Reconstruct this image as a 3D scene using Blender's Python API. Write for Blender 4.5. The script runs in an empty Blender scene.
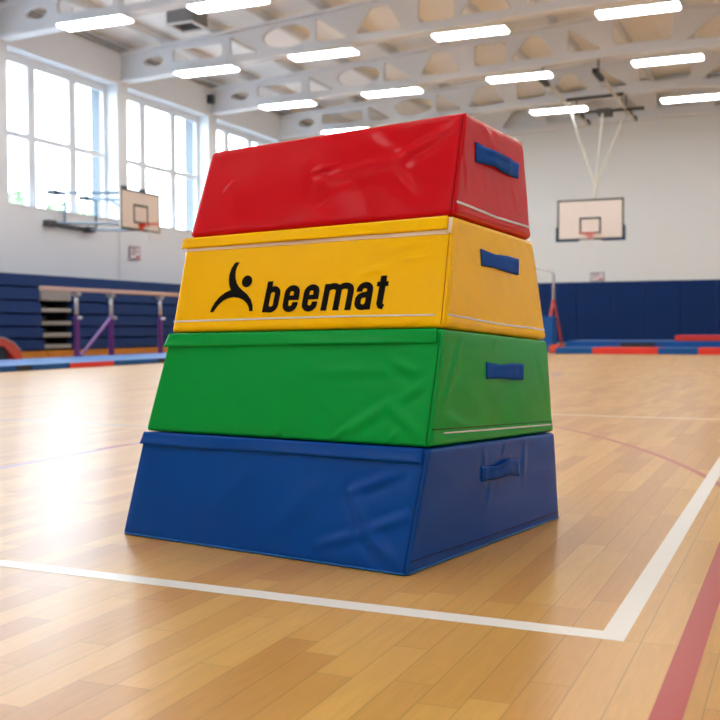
import bpy, bmesh, math, random
from mathutils import Vector, Matrix, noise
random.seed(7)
C = bpy.context.scene.collection
PI = math.pi

# ------------------------------------------------------------------ materials
def mat(name, col, rough=.5, metal=0.0, spec=.5, coat=0.0, bump=None, var=None, ior=1.5):
    m = bpy.data.materials.new(name); m.use_nodes = True
    nt = m.node_tree; b = nt.nodes['Principled BSDF']
    b.inputs['Base Color'].default_value = (*col, 1)
    b.inputs['Roughness'].default_value = rough
    b.inputs['Metallic'].default_value = metal; b.inputs['IOR'].default_value = ior
    b.inputs['Specular IOR Level'].default_value = spec
    b.inputs['Coat Weight'].default_value = coat
    tc = nt.nodes.new('ShaderNodeTexCoord')
    if var:                                   # gentle colour variation: (scale, amount)
        n = nt.nodes.new('ShaderNodeTexNoise'); n.inputs['Scale'].default_value = var[0]; n.inputs['Detail'].default_value = 3
        nt.links.new(tc.outputs['Object'], n.inputs['Vector'])
        mx = nt.nodes.new('ShaderNodeMix'); mx.data_type = 'RGBA'
        mx.inputs['A'].default_value = (*[c * (1 - var[1]) for c in col], 1)
        mx.inputs['B'].default_value = (*[min(1, c * (1 + var[1])) for c in col], 1)
        nt.links.new(n.outputs['Fac'], mx.inputs['Factor']); nt.links.new(mx.outputs['Result'], b.inputs['Base Color'])
    if bump:                                  # (scale, strength, distance)
        n = nt.nodes.new('ShaderNodeTexNoise'); n.inputs['Scale'].default_value = bump[0]; n.inputs['Detail'].default_value = 2
        nt.links.new(tc.outputs['Object'], n.inputs['Vector'])
        bp = nt.nodes.new('ShaderNodeBump'); bp.inputs['Strength'].default_value = bump[1]; bp.inputs['Distance'].default_value = bump[2]
        nt.links.new(n.outputs['Fac'], bp.inputs['Height']); nt.links.new(bp.outputs['Normal'], b.inputs['Normal'])
    return m

def srgb(r, g, b):
    f = lambda c: (c/255/12.92) if c/255 <= .04045 else ((c/255+.055)/1.055)**2.4
    return (f(r), f(g), f(b))

def emit(name, col, s):
    m = bpy.data.materials.new(name); m.use_nodes = True
    b = m.node_tree.nodes['Principled BSDF']
    b.inputs['Base Color'].default_value = (.9, .9, .9, 1)
    b.inputs['Emission Color'].default_value = (*col, 1); b.inputs['Emission Strength'].default_value = s
    return m

VB = (60, .12, .0006)
M = {
 'red':    mat('red_vinyl', srgb(204, 8, 30), .22, ior=1.22, bump=VB, var=(5, .05)),
 'yellow': mat('yellow_vinyl', srgb(255, 202, 0), .22, ior=1.22, bump=VB, var=(5, .03)),
 'green':  mat('green_vinyl', srgb(0, 160, 66), .22, ior=1.22, bump=VB, var=(5, .05)),
 'blue':   mat('blue_vinyl', srgb(0, 70, 160), .22, ior=1.22, bump=VB, var=(5, .06)),
 'bluetrim': mat('bright_blue_piping', srgb(0, 92, 170), .4, spec=.3),
 'webbing': mat('blue_webbing', srgb(0, 74, 170), .8, spec=.2, bump=(400, .4, .0006)),
 'webbing2': mat('dark_blue_webbing', srgb(0, 66, 152), .6, spec=.2, bump=(400, .4, .0006)),
 'stitch': mat('stitching', srgb(30, 95, 175), .8),
 'hook':   mat('white_hook_tape', srgb(238, 222, 205), .8, bump=(500, .5, .0006)),
 'zip':    mat('white_zip', srgb(215, 218, 228), .6),
 'thread_red': mat('dark_red_thread', srgb(120, 4, 18), .6, spec=.1), 'thread_yellow': mat('dark_yellow_thread', srgb(190, 128, 0), .6, spec=.1),
 'thread_green': mat('dark_green_thread', srgb(0, 84, 34), .6, spec=.1), 'thread_blue': mat('dark_blue_thread', srgb(0, 30, 84), .6, spec=.1),
 'ink':    mat('black_print', srgb(10, 8, 8), .45, spec=.08),
 'paint':  mat('white_painted_block', srgb(226, 231, 236), .75, var=(.6, .02)),
 'wallb':  mat('white_painted_wall', srgb(224, 228, 230), .75, var=(.6, .02)),
 'steel':  mat('white_painted_steel', srgb(220, 222, 225), .55),
 'deck':   mat('roof_deck', srgb(247, 248, 249), .8, var=(1.5, .05)),
 'outer': mat('grey_blue_outer_brick', srgb(100, 106, 112), .8),
 'frame':  mat('window_aluminium', srgb(222, 228, 234), .45),
 'pad_navy': mat('wall_pad_navy', srgb(0, 42, 100), .55, spec=.18, var=(2, .06)),
 'navy':   mat('navy_vinyl', srgb(12, 54, 116), .5, spec=.3, var=(2, .06)),
 'navy_shade':  mat('navy_gap_shade', srgb(10, 30, 66), .7, spec=.2),  # darker navy paints the shade in the gaps between bleacher rows
 'wood':   mat('orange_timber', srgb(196, 128, 48), .5, var=(3, .12)),
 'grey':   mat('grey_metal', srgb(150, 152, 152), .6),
 'dgrey':  mat('dark_grey_metal', srgb(72, 74, 76), .5),
 'heater': mat('heater_grey', srgb(128, 130, 132), .6),
 'black':  mat('black_metal', srgb(24, 26, 28), .5),
 'silver': mat('silver_tube', srgb(190, 194, 200), .3, metal=.7),
 'sky_tube': mat('blue_grey_tube', srgb(96, 116, 134), .45),
 'cream_tube': mat('cream_tube', srgb(205, 204, 192), .5),
 'purple': mat('purple_steel', srgb(92, 38, 120), .45),
 'lilac':  mat('lilac_steel', srgb(128, 88, 160), .45),
 'rail':   mat('pale_wood_rail', srgb(206, 180, 172), .5),
 'mat_blue': mat('mat_blue_vinyl', srgb(6, 84, 158), .4, spec=.3),
 'mat_sheen': mat('mat_top_sheen', srgb(60, 122, 190), .32),  # paler blue puts the reflected light on the mat top into its colour
 'mat_red': mat('mat_red_vinyl', srgb(222, 52, 40), .45),
 'mat_dark': mat('mat_dark_strap', srgb(34, 40, 52), .6),
 'orange': mat('orange_red_vinyl', srgb(208, 72, 40), .45),
 'board':  mat('backboard_face', srgb(226, 214, 204), .45),
 'boardline': mat('backboard_border', srgb(52, 62, 58), .5),
 'boardpad': mat('backboard_edge_pad', srgb(30, 62, 96), .6),
 'rim':    mat('orange_rim', srgb(214, 74, 48), .4),
 'net':    mat('white_net', srgb(225, 222, 216), .8),
 'sign':   mat('sign_face', srgb(226, 222, 224), .5),
 'signb':  mat('sign_border', srgb(120, 100, 130), .5),
 'signr':  mat('sign_red', srgb(190, 70, 80), .5),
 'leaf':   mat('leaves', srgb(118, 142, 106), .6, var=(1, .3)),
 'bark':   mat('bark', srgb(95, 78, 62), .9),
 'grass':  mat('outdoor_paving', srgb(150, 154, 158), .9, var=(.5, .2)),
 'lamp':   emit('lamp_diffuser', (.98, .985, .98), 11.0),
}

# glass: thin clear sheet
g = bpy.data.materials.new('window_glass'); g.use_nodes = True
nt = g.node_tree; nt.nodes.remove(nt.nodes['Principled BSDF'])
out = nt.nodes['Material Output']; tr = nt.nodes.new('ShaderNodeBsdfTransparent'); gl = nt.nodes.new('ShaderNodeBsdfGlossy')
gl.inputs['Roughness'].default_value = .02; fr = nt.nodes.new('ShaderNodeMapRange'); lw = nt.nodes.new('ShaderNodeLayerWeight'); lw.inputs[0].default_value = .5; pw = nt.nodes.new('ShaderNodeMath'); pw.operation = 'POWER'; pw.inputs[1].default_value = 5; nt.links.new(lw.outputs['Facing'], pw.inputs[0]); nt.links.new(pw.outputs[0], fr.inputs[0]); fr.inputs[3].default_value = .04; fr.inputs[4].default_value = .9
mx = nt.nodes.new('ShaderNodeMixShader'); tr.inputs['Color'].default_value = (.95, .98, 1, 1)
nt.links.new(fr.outputs[0], mx.inputs[0]); nt.links.new(tr.outputs[0], mx.inputs[1]); nt.links.new(gl.outputs[0], mx.inputs[2]); nt.links.new(mx.outputs[0], out.inputs[0])
M['glass'] = g

def brick_bump(m, sx=.44, sz=.22, strength=.25):
    nt = m.node_tree; b = nt.nodes['Principled BSDF']
    geo = nt.nodes.new('ShaderNodeNewGeometry'); sep = nt.nodes.new('ShaderNodeSeparateXYZ'); nt.links.new(geo.outputs['Position'], sep.inputs[0])
    add = nt.nodes.new('ShaderNodeMath'); add.operation = 'ADD'
    nt.links.new(sep.outputs[0], add.inputs[0]); nt.links.new(sep.outputs[1], add.inputs[1])
    cmb = nt.nodes.new('ShaderNodeCombineXYZ'); nt.links.new(add.outputs[0], cmb.inputs[0]); nt.links.new(sep.outputs[2], cmb.inputs[1])
    br = nt.nodes.new('ShaderNodeTexBrick'); br.inputs['Scale'].default_value = 1
    br.inputs['Brick Width'].default_value = sx; br.inputs['Row Height'].default_value = sz; br.inputs['Mortar Size'].default_value = .008
    br.inputs['Mortar Smooth'].default_value = .3
    nt.links.new(cmb.outputs[0], br.inputs['Vector'])
    bp = nt.nodes.new('ShaderNodeBump'); bp.invert = True; bp.inputs['Strength'].default_value = strength; bp.inputs['Distance'].default_value = .01
    nt.links.new(br.outputs['Fac'], bp.inputs['Height']); nt.links.new(bp.outputs['Normal'], b.inputs['Normal'])
brick_bump(M['paint']); brick_bump(M['wallb'])

def floor_material():
    m = bpy.data.materials.new('sprung_timber_floor'); m.use_nodes = True
    nt = m.node_tree; N = nt.nodes; L = nt.links; b = N['Principled BSDF']
    def math_(op, a, bb=None, c=None):
        n = N.new('ShaderNodeMath'); n.operation = op
        for i, v in enumerate((a, bb, c)):
            if v is None: continue
            if isinstance(v, (int, float)): n.inputs[i].default_value = v
            else: L.new(v, n.inputs[i])
        return n.outputs[0]
    geo = N.new('ShaderNodeNewGeometry'); sep = N.new('ShaderNodeSeparateXYZ'); L.new(geo.outputs['Position'], sep.inputs[0])
    x, y = sep.outputs[0], sep.outputs[1]
    W, LEN = .0735, .46
    xr = math_('DIVIDE', x, W); row = math_('FLOOR', xr); fx = math_('FRACT', xr)
    wn = N.new('ShaderNodeTexWhiteNoise'); wn.noise_dimensions = '1D'; L.new(row, wn.inputs['W'])
    ln = math_('MULTIPLY_ADD', wn.outputs['Value'], .25, LEN)
    yr = math_('ADD', math_('DIVIDE', y, ln), math_('MULTIPLY', wn.outputs['Value'], 17.3)); cell = math_('FLOOR', yr); fy = math_('FRACT', yr)
    cmb = N.new('ShaderNodeCombineXYZ'); L.new(row, cmb.inputs[0]); L.new(cell, cmb.inputs[1])
    w2 = N.new('ShaderNodeTexWhiteNoise'); w2.noise_dimensions = '2D'; L.new(cmb.outputs[0], w2.inputs['Vector'])
    ramp = N.new('ShaderNodeValToRGB'); L.new(w2.outputs['Value'], ramp.inputs[0])
    cr = ramp.color_ramp; cr.elements[0].color = (*srgb(198, 143, 74), 1); cr.elements[1].color = (*srgb(221, 174, 98), 1)
    for p, c in ((.2, (203, 150, 78)), (.5, (211, 161, 86)), (.8, (216, 168, 91))):
        e = cr.elements.new(p); e.color = (*srgb(*c), 1)
    # grain
    mp = N.new('ShaderNodeCombineXYZ'); L.new(math_('MULTIPLY', x, 60), mp.inputs[0]); L.new(math_('MULTIPLY', y, 5), mp.inputs[1]); L.new(math_('MULTIPLY', w2.outputs['Value'], 50), mp.inputs[2])
    gn = N.new('ShaderNodeTexNoise'); gn.inputs['Scale'].default_value = 1; gn.inputs['Detail'].default_value = 5; gn.inputs['Distortion'].default_value = 1.2; L.new(mp.outputs[0], gn.inputs['Vector'])
    gr = N.new('ShaderNodeMapRange'); L.new(gn.outputs['Fac'], gr.inputs[0]); gr.inputs[1].default_value = .3; gr.inputs[2].default_value = .7; gr.inputs[3].default_value = .91; gr.inputs[4].default_value = 1.04
    # knots, sparse
    vo = N.new('ShaderNodeTexVoronoi'); vo.inputs['Scale'].default_value = 1; mk = N.new('ShaderNodeCombineXYZ'); L.new(math_('MULTIPLY', x, 5), mk.inputs[0]); L.new(math_('MULTIPLY', y, 2.4), mk.inputs[1]); L.new(mk.outputs[0], vo.inputs['Vector'])
    kn = N.new('ShaderNodeMapRange'); L.new(vo.outputs['Distance'], kn.inputs[0]); kn.inputs[1].default_value = .01; kn.inputs[2].default_value = .05; kn.inputs[3].default_value = .82; kn.inputs[4].default_value = 1
    # gaps between boards
    ex = math_('MULTIPLY', math_('MINIMUM', fx, math_('SUBTRACT', 1, fx)), W)
    ey = math_('MULTIPLY', math_('MULTIPLY', math_('MINIMUM', fy, math_('SUBTRACT', 1, fy)), ln), 1.0)
    ed = math_('MINIMUM', ex, ey)
    gp = N.new('ShaderNodeMapRange'); L.new(ed, gp.inputs[0]); gp.inputs[1].default_value = .0; gp.inputs[2].default_value = .0016; gp.inputs[3].default_value = .5; gp.inputs[4].default_value = 1
    k = math_('MULTIPLY', math_('MULTIPLY', gr.outputs[0], gp.outputs[0]), kn.outputs[0])
    vm = N.new('ShaderNodeVectorMath'); vm.operation = 'SCALE'; L.new(ramp.outputs[0], vm.inputs[0]); L.new(k, vm.inputs['Scale'])
    L.new(vm.outputs[0], b.inputs['Base Color'])
    rn = N.new('ShaderNodeTexNoise'); rn.inputs['Scale'].default_value = 3; L.new(geo.outputs['Position'], rn.inputs['Vector'])
    rr = N.new('ShaderNodeMapRange'); L.new(rn.outputs['Fac'], rr.inputs[0]); rr.inputs[3].default_value = .276; rr.inputs[4].default_value = .285
    L.new(rr.outputs[0], b.inputs['Roughness'])
    b.inputs['IOR'].default_value = 1.58; b.inputs['Anisotropic'].default_value = .65; tg = N.new('ShaderNodeCombineXYZ'); tg.inputs[1].default_value = 1; L.new(tg.outputs[0], b.inputs['Tangent'])
    bp = N.new('ShaderNodeBump'); bp.inputs['Strength'].default_value = .04; bp.inputs['Distance'].default_value = .001
    wv = N.new('ShaderNodeTexNoise'); wv.inputs['Scale'].default_value = 1; mw = N.new('ShaderNodeCombineXYZ'); L.new(math_('MULTIPLY', x, 14), mw.inputs[0]); L.new(math_('MULTIPLY', y, 3), mw.inputs[1]); L.new(mw.outputs[0], wv.inputs['Vector'])
    L.new(wv.outputs['Fac'], bp.inputs['Height']); L.new(bp.outputs['Normal'], b.inputs['Normal'])
    return m
M['floor'] = floor_material()
def line_mat(name, col):
    m = mat(name, col, .285, var=(12, .03), ior=1.4); return m
M['line_white'] = line_mat('white_line_paint', srgb(238, 236, 232))
M['line_red'] = line_mat('red_line_paint', srgb(178, 44, 40))
M['line_faded'] = line_mat('faded_red_line_paint', srgb(190, 100, 88))
M['line_reflect'] = line_mat('line_paint_with_reflection', srgb(150, 160, 190))  # pale blue is the floor reflection put into the line's colour
M['line_lilac'] = line_mat('lilac_line_paint', srgb(165, 135, 180))

# ------------------------------------------------------------------ helpers
class MB:
    def __init__(s): s.v = []; s.f = []
    def add(s, vs, fs):
        n = len(s.v); s.v += [tuple(v) for v in vs]; s.f += [tuple(i + n for i in f) for f in fs]; return s
    def box(s, lo, hi):
        x0, y0, z0 = lo; x1, y1, z1 = hi
        return s.add([(x0,y0,z0),(x1,y0,z0),(x1,y1,z0),(x0,y1,z0),(x0,y0,z1),(x1,y0,z1),(x1,y1,z1),(x0,y1,z1)],
                     [(0,3,2,1),(4,5,6,7),(0,1,5,4),(1,2,6,5),(2,3,7,6),(3,0,4,7)])
    def hexa(s, b, t):   # b, t: 4 points each, counter-clockwise from above
        return s.add(list(b) + list(t), [(0,3,2,1),(4,5,6,7),(0,1,5,4),(1,2,6,5),(2,3,7,6),(3,0,4,7)])
    def tube(s, pts, r, n=10, closed=False, cap=True):
        pts = [Vector(p) for p in pts]; m = len(pts); vs = []; up = None
        for i, p in enumerate(pts):
            if closed: d = (pts[(i+1) % m] - pts[i-1])
            else: d = pts[min(i+1, m-1)] - pts[max(i-1, 0)]
            d.normalize()
            if up is None:
                up = Vector((0,0,1)) if abs(d.z) < .9 else Vector((1,0,0))
            a = d.cross(up).normalized(); b_ = a.cross(d).normalized(); up = b_
            for k in range(n):
                t = 2*PI*k/n; vs.append(p + a*math.cos(t)*r + b_*math.sin(t)*r)
        fs = []
        for i in range(m if closed else m-1):
            for k in range(n):
                j = (i+1) % m
                fs.append((i*n+k, i*n+(k+1) % n, j*n+(k+1) % n, j*n+k))
        if cap and not closed:
            fs.append(tuple(range(n))[::-1]); fs.append(tuple((m-1)*n + k for k in range(n)))
        return s.add(vs, fs)
    def build(s, name, m, parent=None, loc=None, smooth=False, bevel=0, seg=2):
        me = bpy.data.meshes.new(name)
        vs = s.v
        if loc is not None: vs = [(v[0]-loc[0], v[1]-loc[1], v[2]-loc[2]) for v in vs]
        me.from_pydata(vs, [], s.f); me.update()
        bm = bmesh.new(); bm.from_mesh(me); bmesh.ops.recalc_face_normals(bm, faces=bm.faces)
        if bevel: bmesh.ops.bevel(bm, geom=list(bm.edges), offset=bevel, segments=seg, affect='EDGES', clamp_overlap=True)
        bm.to_mesh(me); bm.free()
        for p in me.polygons: p.use_smooth = smooth
        me.materials.append(m)
        o = bpy.data.objects.new(name, me); C.objects.link(o)
        if parent is not None: o.parent = parent
        if loc is not None: o.location = loc
        return o

def thing(name, label, cat, loc=(0,0,0), rotz=0, group=None):
    o = bpy.data.objects.new(name, None); C.objects.link(o); o.location = loc; o.rotation_euler = (0,0,rotz)
    o.empty_display_size = .2
    o['label'] = label; o['category'] = cat
    if group: o['group'] = group
    return o
def tag(o, label, cat, group=None):
    o['label'] = label; o['category'] = cat
    if group: o['group'] = group
    return o
def structure(o): o['kind'] = 'structure'; return o
def copy_tree(o, label, loc):
    r = o.copy(); C.objects.link(r); r.location = loc; r['label'] = label
    def rec(a, b):
        for ch in [c for c in bpy.data.objects if c.parent == a and c != b]:
            c = ch.copy(); C.objects.link(c); c.parent = b; rec(ch, c)
    kids = [c for c in bpy.data.objects if c.parent == o]
    for ch in kids:
        c = ch.copy(); C.objects.link(c); c.parent = r
        for g2 in [k for k in bpy.data.objects if k.parent == ch]:
            d = g2.copy(); C.objects.link(d); d.parent = c
    return r

# ------------------------------------------------------------------ hall shell
XL, XR, YB, YN = -17.0, 9.0, 37.3, -10.0
XM = -4.0
def roof_z(x): return 8.0 + .07 * (13 - abs(x - XM)) + .28       # underside of the deck
structure(MB().box((-18.0, YN-.3, -.2), (XR+.3, YB+.4, 0)).build('floor', M['floor']))

WY = [(.85,5.05), (5.45,9.65), (10.05,14.25), (14.65,18.85), (19.25,23.45), (23.9,28.1), (28.6,32.75)]  # bays nearer than the last three are unseen, added to light the hall
XO = -17.87; SILL, HEAD_ = 3.5, 7.15
w = MB()
w.box((XO, YN, 0), (XL, YB, SILL)); w.box((XO, YN, HEAD_), (XL, YB, 8.75))
prev = YN
for a, b_ in WY: w.box((XO, prev, SILL), (XL, a, HEAD_)); prev = b_
w.box((XO, prev, SILL), (XL, YB, HEAD_))
structure(w.build('wall_left', M['paint']))
structure(MB().add([(XO,YB,0),(XR+.3,YB,0),(XR+.3,YB,8.3),(XM,YB,9.4),(XO,YB,8.3),(XO,YB+.3,0),(XR+.3,YB+.3,0),(XR+.3,YB+.3,8.3),(XM,YB+.3,9.4),(XO,YB+.3,8.3)],
          [(0,1,2,3,4),(9,8,7,6,5),(0,5,6,1),(1,6,7,2),(2,7,8,3),(3,8,9,4),(4,9,5,0)]).build('wall_back', M['wallb']))
structure(MB().add([(XO,YN-.3,0),(XR+.3,YN-.3,0),(XR+.3,YN-.3,8.3),(XM,YN-.3,9.4),(XO,YN-.3,8.3),(XO,YN,0),(XR+.3,YN,0),(XR+.3,YN,8.3),(XM,YN,9.4),(XO,YN,8.3)],
          [(0,1,2,3,4),(9,8,7,6,5),(0,5,6,1),(1,6,7,2),(2,7,8,3),(3,8,9,4),(4,9,5,0)]).build('wall_front', M['wallb']))
structure(MB().box((XR, YN, 0), (XR+.3, YB, 8.4)).build('wall_right', M['wallb']))
r = MB()
for s_ in (-1, 1):
    xe = XM + s_*13.6
    ys = (YN-.3, YB+.3)
    z0, z1 = roof_z(XM), roof_z(xe)
    a = [(XM, ys[0], z0), (xe, ys[0], z1), (xe, ys[1], z1), (XM, ys[1], z0)]
    t = [(p[0], p[1], p[2]+.15) for p in a]
    r.hexa(a, t)
structure(r.build('ceiling', M['deck']))

for i, (a, b_) in enumerate(WY):
    m_ = MB(); X0, X1 = -17.47, -17.38
    m_.box((X0, a, SILL), (X1, a+.1, HEAD_)); m_.box((X0, b_-.12, SILL), (X1, b_, HEAD_))
    m_.box((X0, a+.1, SILL), (X1, b_-.12, SILL+.06)); m_.box((X0, a+.1, HEAD_-.2), (X1, b_-.12, HEAD_))
    for q in (1.13, 2.68): m_.box((X0, a+q, SILL+.06), (X1, a+q+.27, HEAD_-.2))
    for q0, q1 in ((.1, 1.13), (1.40, 2.68), (2.95, b_-a-.12)): m_.box((X0+.01, a+q0, 5.19), (X1, a+q1, 5.32))
    wo = structure(m_.build('window_%d' % (i+1), M['frame']))
    MB().box((-17.435, a+.05, SILL+.03), (-17.427, b_-.05, HEAD_-.05)).build('pane', M['glass'], wo)
    rv = MB(); rv.box((XO+.01, b_-.012, SILL), (X0, b_-.001, HEAD_)); rv.box((XO+.01, a+.001, SILL), (X0, a+.012, HEAD_)); rv.box((XO+.01, a+.012, HEAD_-.012), (X0, b_-.012, HEAD_-.001)); rv.build('outer_reveal', M['outer'], wo)
    sl = MB().box((-17.38, a, SILL), (-17.0+.03, b_, SILL+.03)).build('sill', M['frame'], wo)

# ------------------------------------------------------------------ roof beams
def beam_outline():
    bot = [(x, 7.29 + .0415*(13-abs(x-XM)) if abs(x-XM) > 1.0 else 7.29+.0415*12) for x in (XL, XM-1.0, XM+1.0, XR)]
    top = [(x, roof_z(x)-.28) for x in (XR, XM, XL)]
    return bot + top
def hole(cx, cz, kind, w_, h_, lean=0):
    pts = []
    if kind == 'e':
        pts = [(cx + w_/2*math.cos(2*PI*k/20), cz + h_/2*math.sin(2*PI*k/20)) for k in range(20)]
    else:
        if kind == 'r': base = [(-w_/2,-h_/2),(w_/2,-h_/2),(w_/2,h_/2),(-w_/2,h_/2)]
        elif kind == 't': base = [(-w_/2,-h_/2),(w_/2,-h_/2),(-w_/2,h_/2)]
        else: base = [(-w_/2,-h_/2),(w_/2,-h_/2),(w_/2-lean,h_/2),(-w_/2+lean,h_/2)]
        n = len(base); rr = .12
        for i in range(n):
            p0, p, p1 = Vector(base[i-1]), Vector(base[i]), Vector(base[(i+1) % n])
            a = p + (p0-p).normalized()*rr; b_ = p + (p1-p).normalized()*rr
            for t in (0, .33, .67, 1): pts.append(tuple(a.lerp(p, t).lerp(p.lerp(b_, t), t) + Vector((cx, cz))))
    return pts
def make_beam():
    t = thing('roof_beam', '', 'beam', (0,0,0), 0, 'white roof beams across the hall')
    cu = bpy.data.curves.new('web', 'CURVE'); cu.dimensions = '2D'; cu.fill_mode = 'BOTH'; cu.extrude = .05
    def sp(pts):
        s = cu.splines.new('POLY'); s.points.add(len(pts)-1)
        for k, p in enumerate(pts): s.points[k].co = (p[0], p[1], 0, 1)
        s.use_cyclic_u = True
    sp(beam_outline())
    def mid(x): return ((7.29 + .0415*(13-abs(x-XM))) + roof_z(x)-.28)/2
    seq = [(1.0,'e',.62,.28,0), (2.35,'r',1.5,.34,0), (3.75,'t',.85,.5,0), (4.95,'e',1.35,.56,0), (6.2,'t',.9,.6,0), (7.45,'q',1.25,.62,.4), (8.9,'r',.9,.6,0), (10.1,'q',1.3,.62,.5), (11.5,'t',.9,.65,0)]
    for d, k, w_, h_, ln in seq:
        for s in (-1, 1):
            x = XM + s*(13-d); pts = hole(0, 0, k, w_, h_, ln)
            sp([(x - s*p[0], mid(x)+p[1]) for p in pts])
    sp(hole(XM, mid(XM), 'r', 1.5, .66))
    tmp = bpy.data.objects.new('tmp', cu); C.objects.link(tmp)
    dg = bpy.context.evaluated_depsgraph_get(); me = bpy.data.meshes.new_from_object(tmp.evaluated_get(dg))
    bpy.data.objects.remove(tmp)
    me.transform(Matrix.Rotation(PI/2, 4, 'X')); me.materials.clear(); me.materials.append(M['steel'])
    for p in me.polygons: p.use_smooth = False
    o = bpy.data.objects.new('web', me); C.objects.link(o); o.parent = t
    o_ = beam_outline()
    f = MB()
    for i in range(3):
        (xa, za), (xb, zb) = o_[i], o_[i+1]
        f.hexa([(xa,-.16,za-.07),(xb,-.16,zb-.07),(xb,.16,zb-.07),(xa,.16,za-.07)], [(xa,-.16,za),(xb,-.16,zb),(xb,.16,zb),(xa,.16,za)])
    f.build('bottom_flange', M['steel'], t)
    f = MB()
    for i in range(4, 6):
        (xb, zb), (xa, za) = o_[i], o_[i+1]
        f.hexa([(xa,-.16,za-.07),(xb,-.16,zb-.07),(xb,.16,zb-.07),(xa,.16,za-.07)], [(xa,-.16,za),(xb,-.16,zb),(xb,.16,zb),(xa,.16,za)])
    f.build('top_flange', M['steel'], t)
    return t
BY = [-8.5, -3.9, .7, 5.3, 9.9, 14.5, 19.1, 23.72, 28.33, 32.95, 37.1]
blab = {19.1: 'white roof beam with oval hole, nearest in view, over the pier left of the first window', 23.72: 'white roof beam landing on the pier between the two large windows',
        28.33: 'white roof beam with a small dark speaker by its wall end', 32.95: 'white roof beam furthest back before the end wall', 37.1: 'white roof beam lying against the back wall top'}
bm0 = make_beam()
for i, y in enumerate(BY):
    lab = blab.get(y, 'white perforated steel roof beam over the near half of the hall')
    if i == 0: bm0.location = (0, y, 0); bm0['label'] = lab
    else: copy_tree(bm0, lab, (0, y, 0))
# purlins along the hall
pl = None
PX = [XM + s*(.9 + 1.55*k) for s in (-1, 1) for k in range(8)]
side = {}
for k, x in enumerate(PX):
    z = roof_z(x)
    o = MB().box((-.05, YN, -.2), (.05, YB, 0)).build('roof_purlin', M['steel']); o.location = (x, 0, z-.005)
    kk = k % 8
    nm = ['first','second','third','fourth','fifth','sixth','seventh','eighth'][kk]
    tag(o, 'white purlin along the roof, %s from the ridge on the %s slope' % (nm, 'window-side' if x < XM else 'right-hand'), 'purlin', 'roof purlins')

# grey strip standing in for the shadow line at the eaves
structure(MB().box((XL, YN, 8.02), (XL+.12, YB, 8.12)).build('eaves_shadow_strip', M['grey']))

# ------------------------------------------------------------------ ceiling lights
LZ = 7.22
def make_light():
    t = thing('ceiling_light', '', 'ceiling light', (0,0,0), 0, 'rectangular ceiling lights')
    m_ = MB(); m_.hexa([(-.86,-.27,.02),(.86,-.27,.02),(.86,.27,.02),(-.86,.27,.02)], [(-.82,-.12,.10),(.82,-.12,.10),(.82,.12,.10),(-.82,.12,.10)])
    m_.build('housing', M['steel'], t, bevel=.01)
    MB().box((-.84,-.22,-.03), (.84,.22,.019)).build('diffuser', M['lamp'], t, bevel=.012)
    for s in (-1, 1): MB().tube([(s*.6,0,.10),(s*.6,0,.42)], .012, 6).build('hanger', M['steel'], t)
    return t
LP = [(-14.23,18.85,'bright strip light at upper left, over the first window'), (-14.27,23.52,'strip light right of the first window, below the heater'), (-14.25,28.05,'strip light over the second window, third back on the window side'), (-14.3,32.5,'strip light half hidden by the top edge of the red section'),
      (-10.92,18.85,'strip light cut by the top of the photo beside the grey heater'), (-10.83,23.25,'strip light above the red section, nearest to the grey heater'), (-10.8,27.75,'strip light above the middle of the red section, lower of two'), (-10.8,32.5,'strip light above the red section hidden behind it'),
      (-7.03,22.92,'strip light at top centre right of the photo, above the peak of the stack'), (-7.06,27.45,'strip light crossed by the left dark rail end of the basketball rig'), (-7.03,32.1,'strip light between the hanging struts of the right basketball rig'),
      (-3.31,22.68,'large strip light at the top right of the photo'), (-3.24,27.2,'strip light right of the basketball rig, middle of the right column'), (-3.13,32.0,'strip light at the right edge of the photo, lowest of the right column')]
for yy in (18.85, 23.2, 27.6, 32.1):
    if yy == 18.85: LP += [(-7.03, yy, None), (-3.3, yy, None)]
    LP += [(.5, yy, None), (4.2, yy, None)]
for yy in (14.3, 9.7, 5.1, .5, -4.1, -8.7):  # unseen lamps continuing the rows, added to light the near hall
    for xx in (-14.25, -10.8, -7.05, -3.3, .5, 4.2): LP.append((xx, yy, None))
l0 = make_light()
for i, (x, y, lab) in enumerate(LP):
    lab = lab or 'unseen rectangular strip light added to light the sports hall'
    if i == 0: l0.location = (x, y, LZ); l0['label'] = lab
    else: copy_tree(l0, lab, (x, y, LZ))

# ------------------------------------------------------------------ heater & speaker
t = thing('unit_heater', 'dark grey box heater hanging from the roof at upper left', 'heater', (-13.6, 21.55, 7.8))
MB().box((-.36,-.36,0), (.36,.36,.38)).build('casing', M['heater'], t, bevel=.03)
lv = MB()
for k in range(5): lv.hexa([(-.28,-.3+k*.13,-.03),(.28,-.3+k*.13,-.03),(.28,-.25+k*.13,-.01),(-.28,-.25+k*.13,-.01)], [(-.28,-.3+k*.13,-.02),(.28,-.3+k*.13,-.02),(.28,-.25+k*.13,0),(-.28,-.25+k*.13,0)])
lv.build('louvre', M['black'], t)
fr_ = MB()
for a in ((-.36,-.36,-.05,.36,-.31,0), (-.36,.31,-.05,.36,.36,0), (-.36,-.31,-.05,-.3,.31,0), (.3,-.31,-.05,.36,.31,0)): fr_.box(a[:3], a[3:])
fr_.build('outlet_frame', M['steel'], t)
for sx in (-.35, .35):
    for sy in (-.3, .3): MB().tube([(sx*.9,sy,.37),(sx*.9,sy,.37+.5)], .012, 6).build('hanging_rod', M['steel'], t)
t = thing('loudspeaker', 'small dark loudspeaker on the wall at the end of a roof beam', 'speaker', (-16.86, 28.08, 7.66))
MB().box((-.14,-.09,-.15), (.06,.09,.12)).build('cabinet', M['dgrey'], t, bevel=.02)
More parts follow.
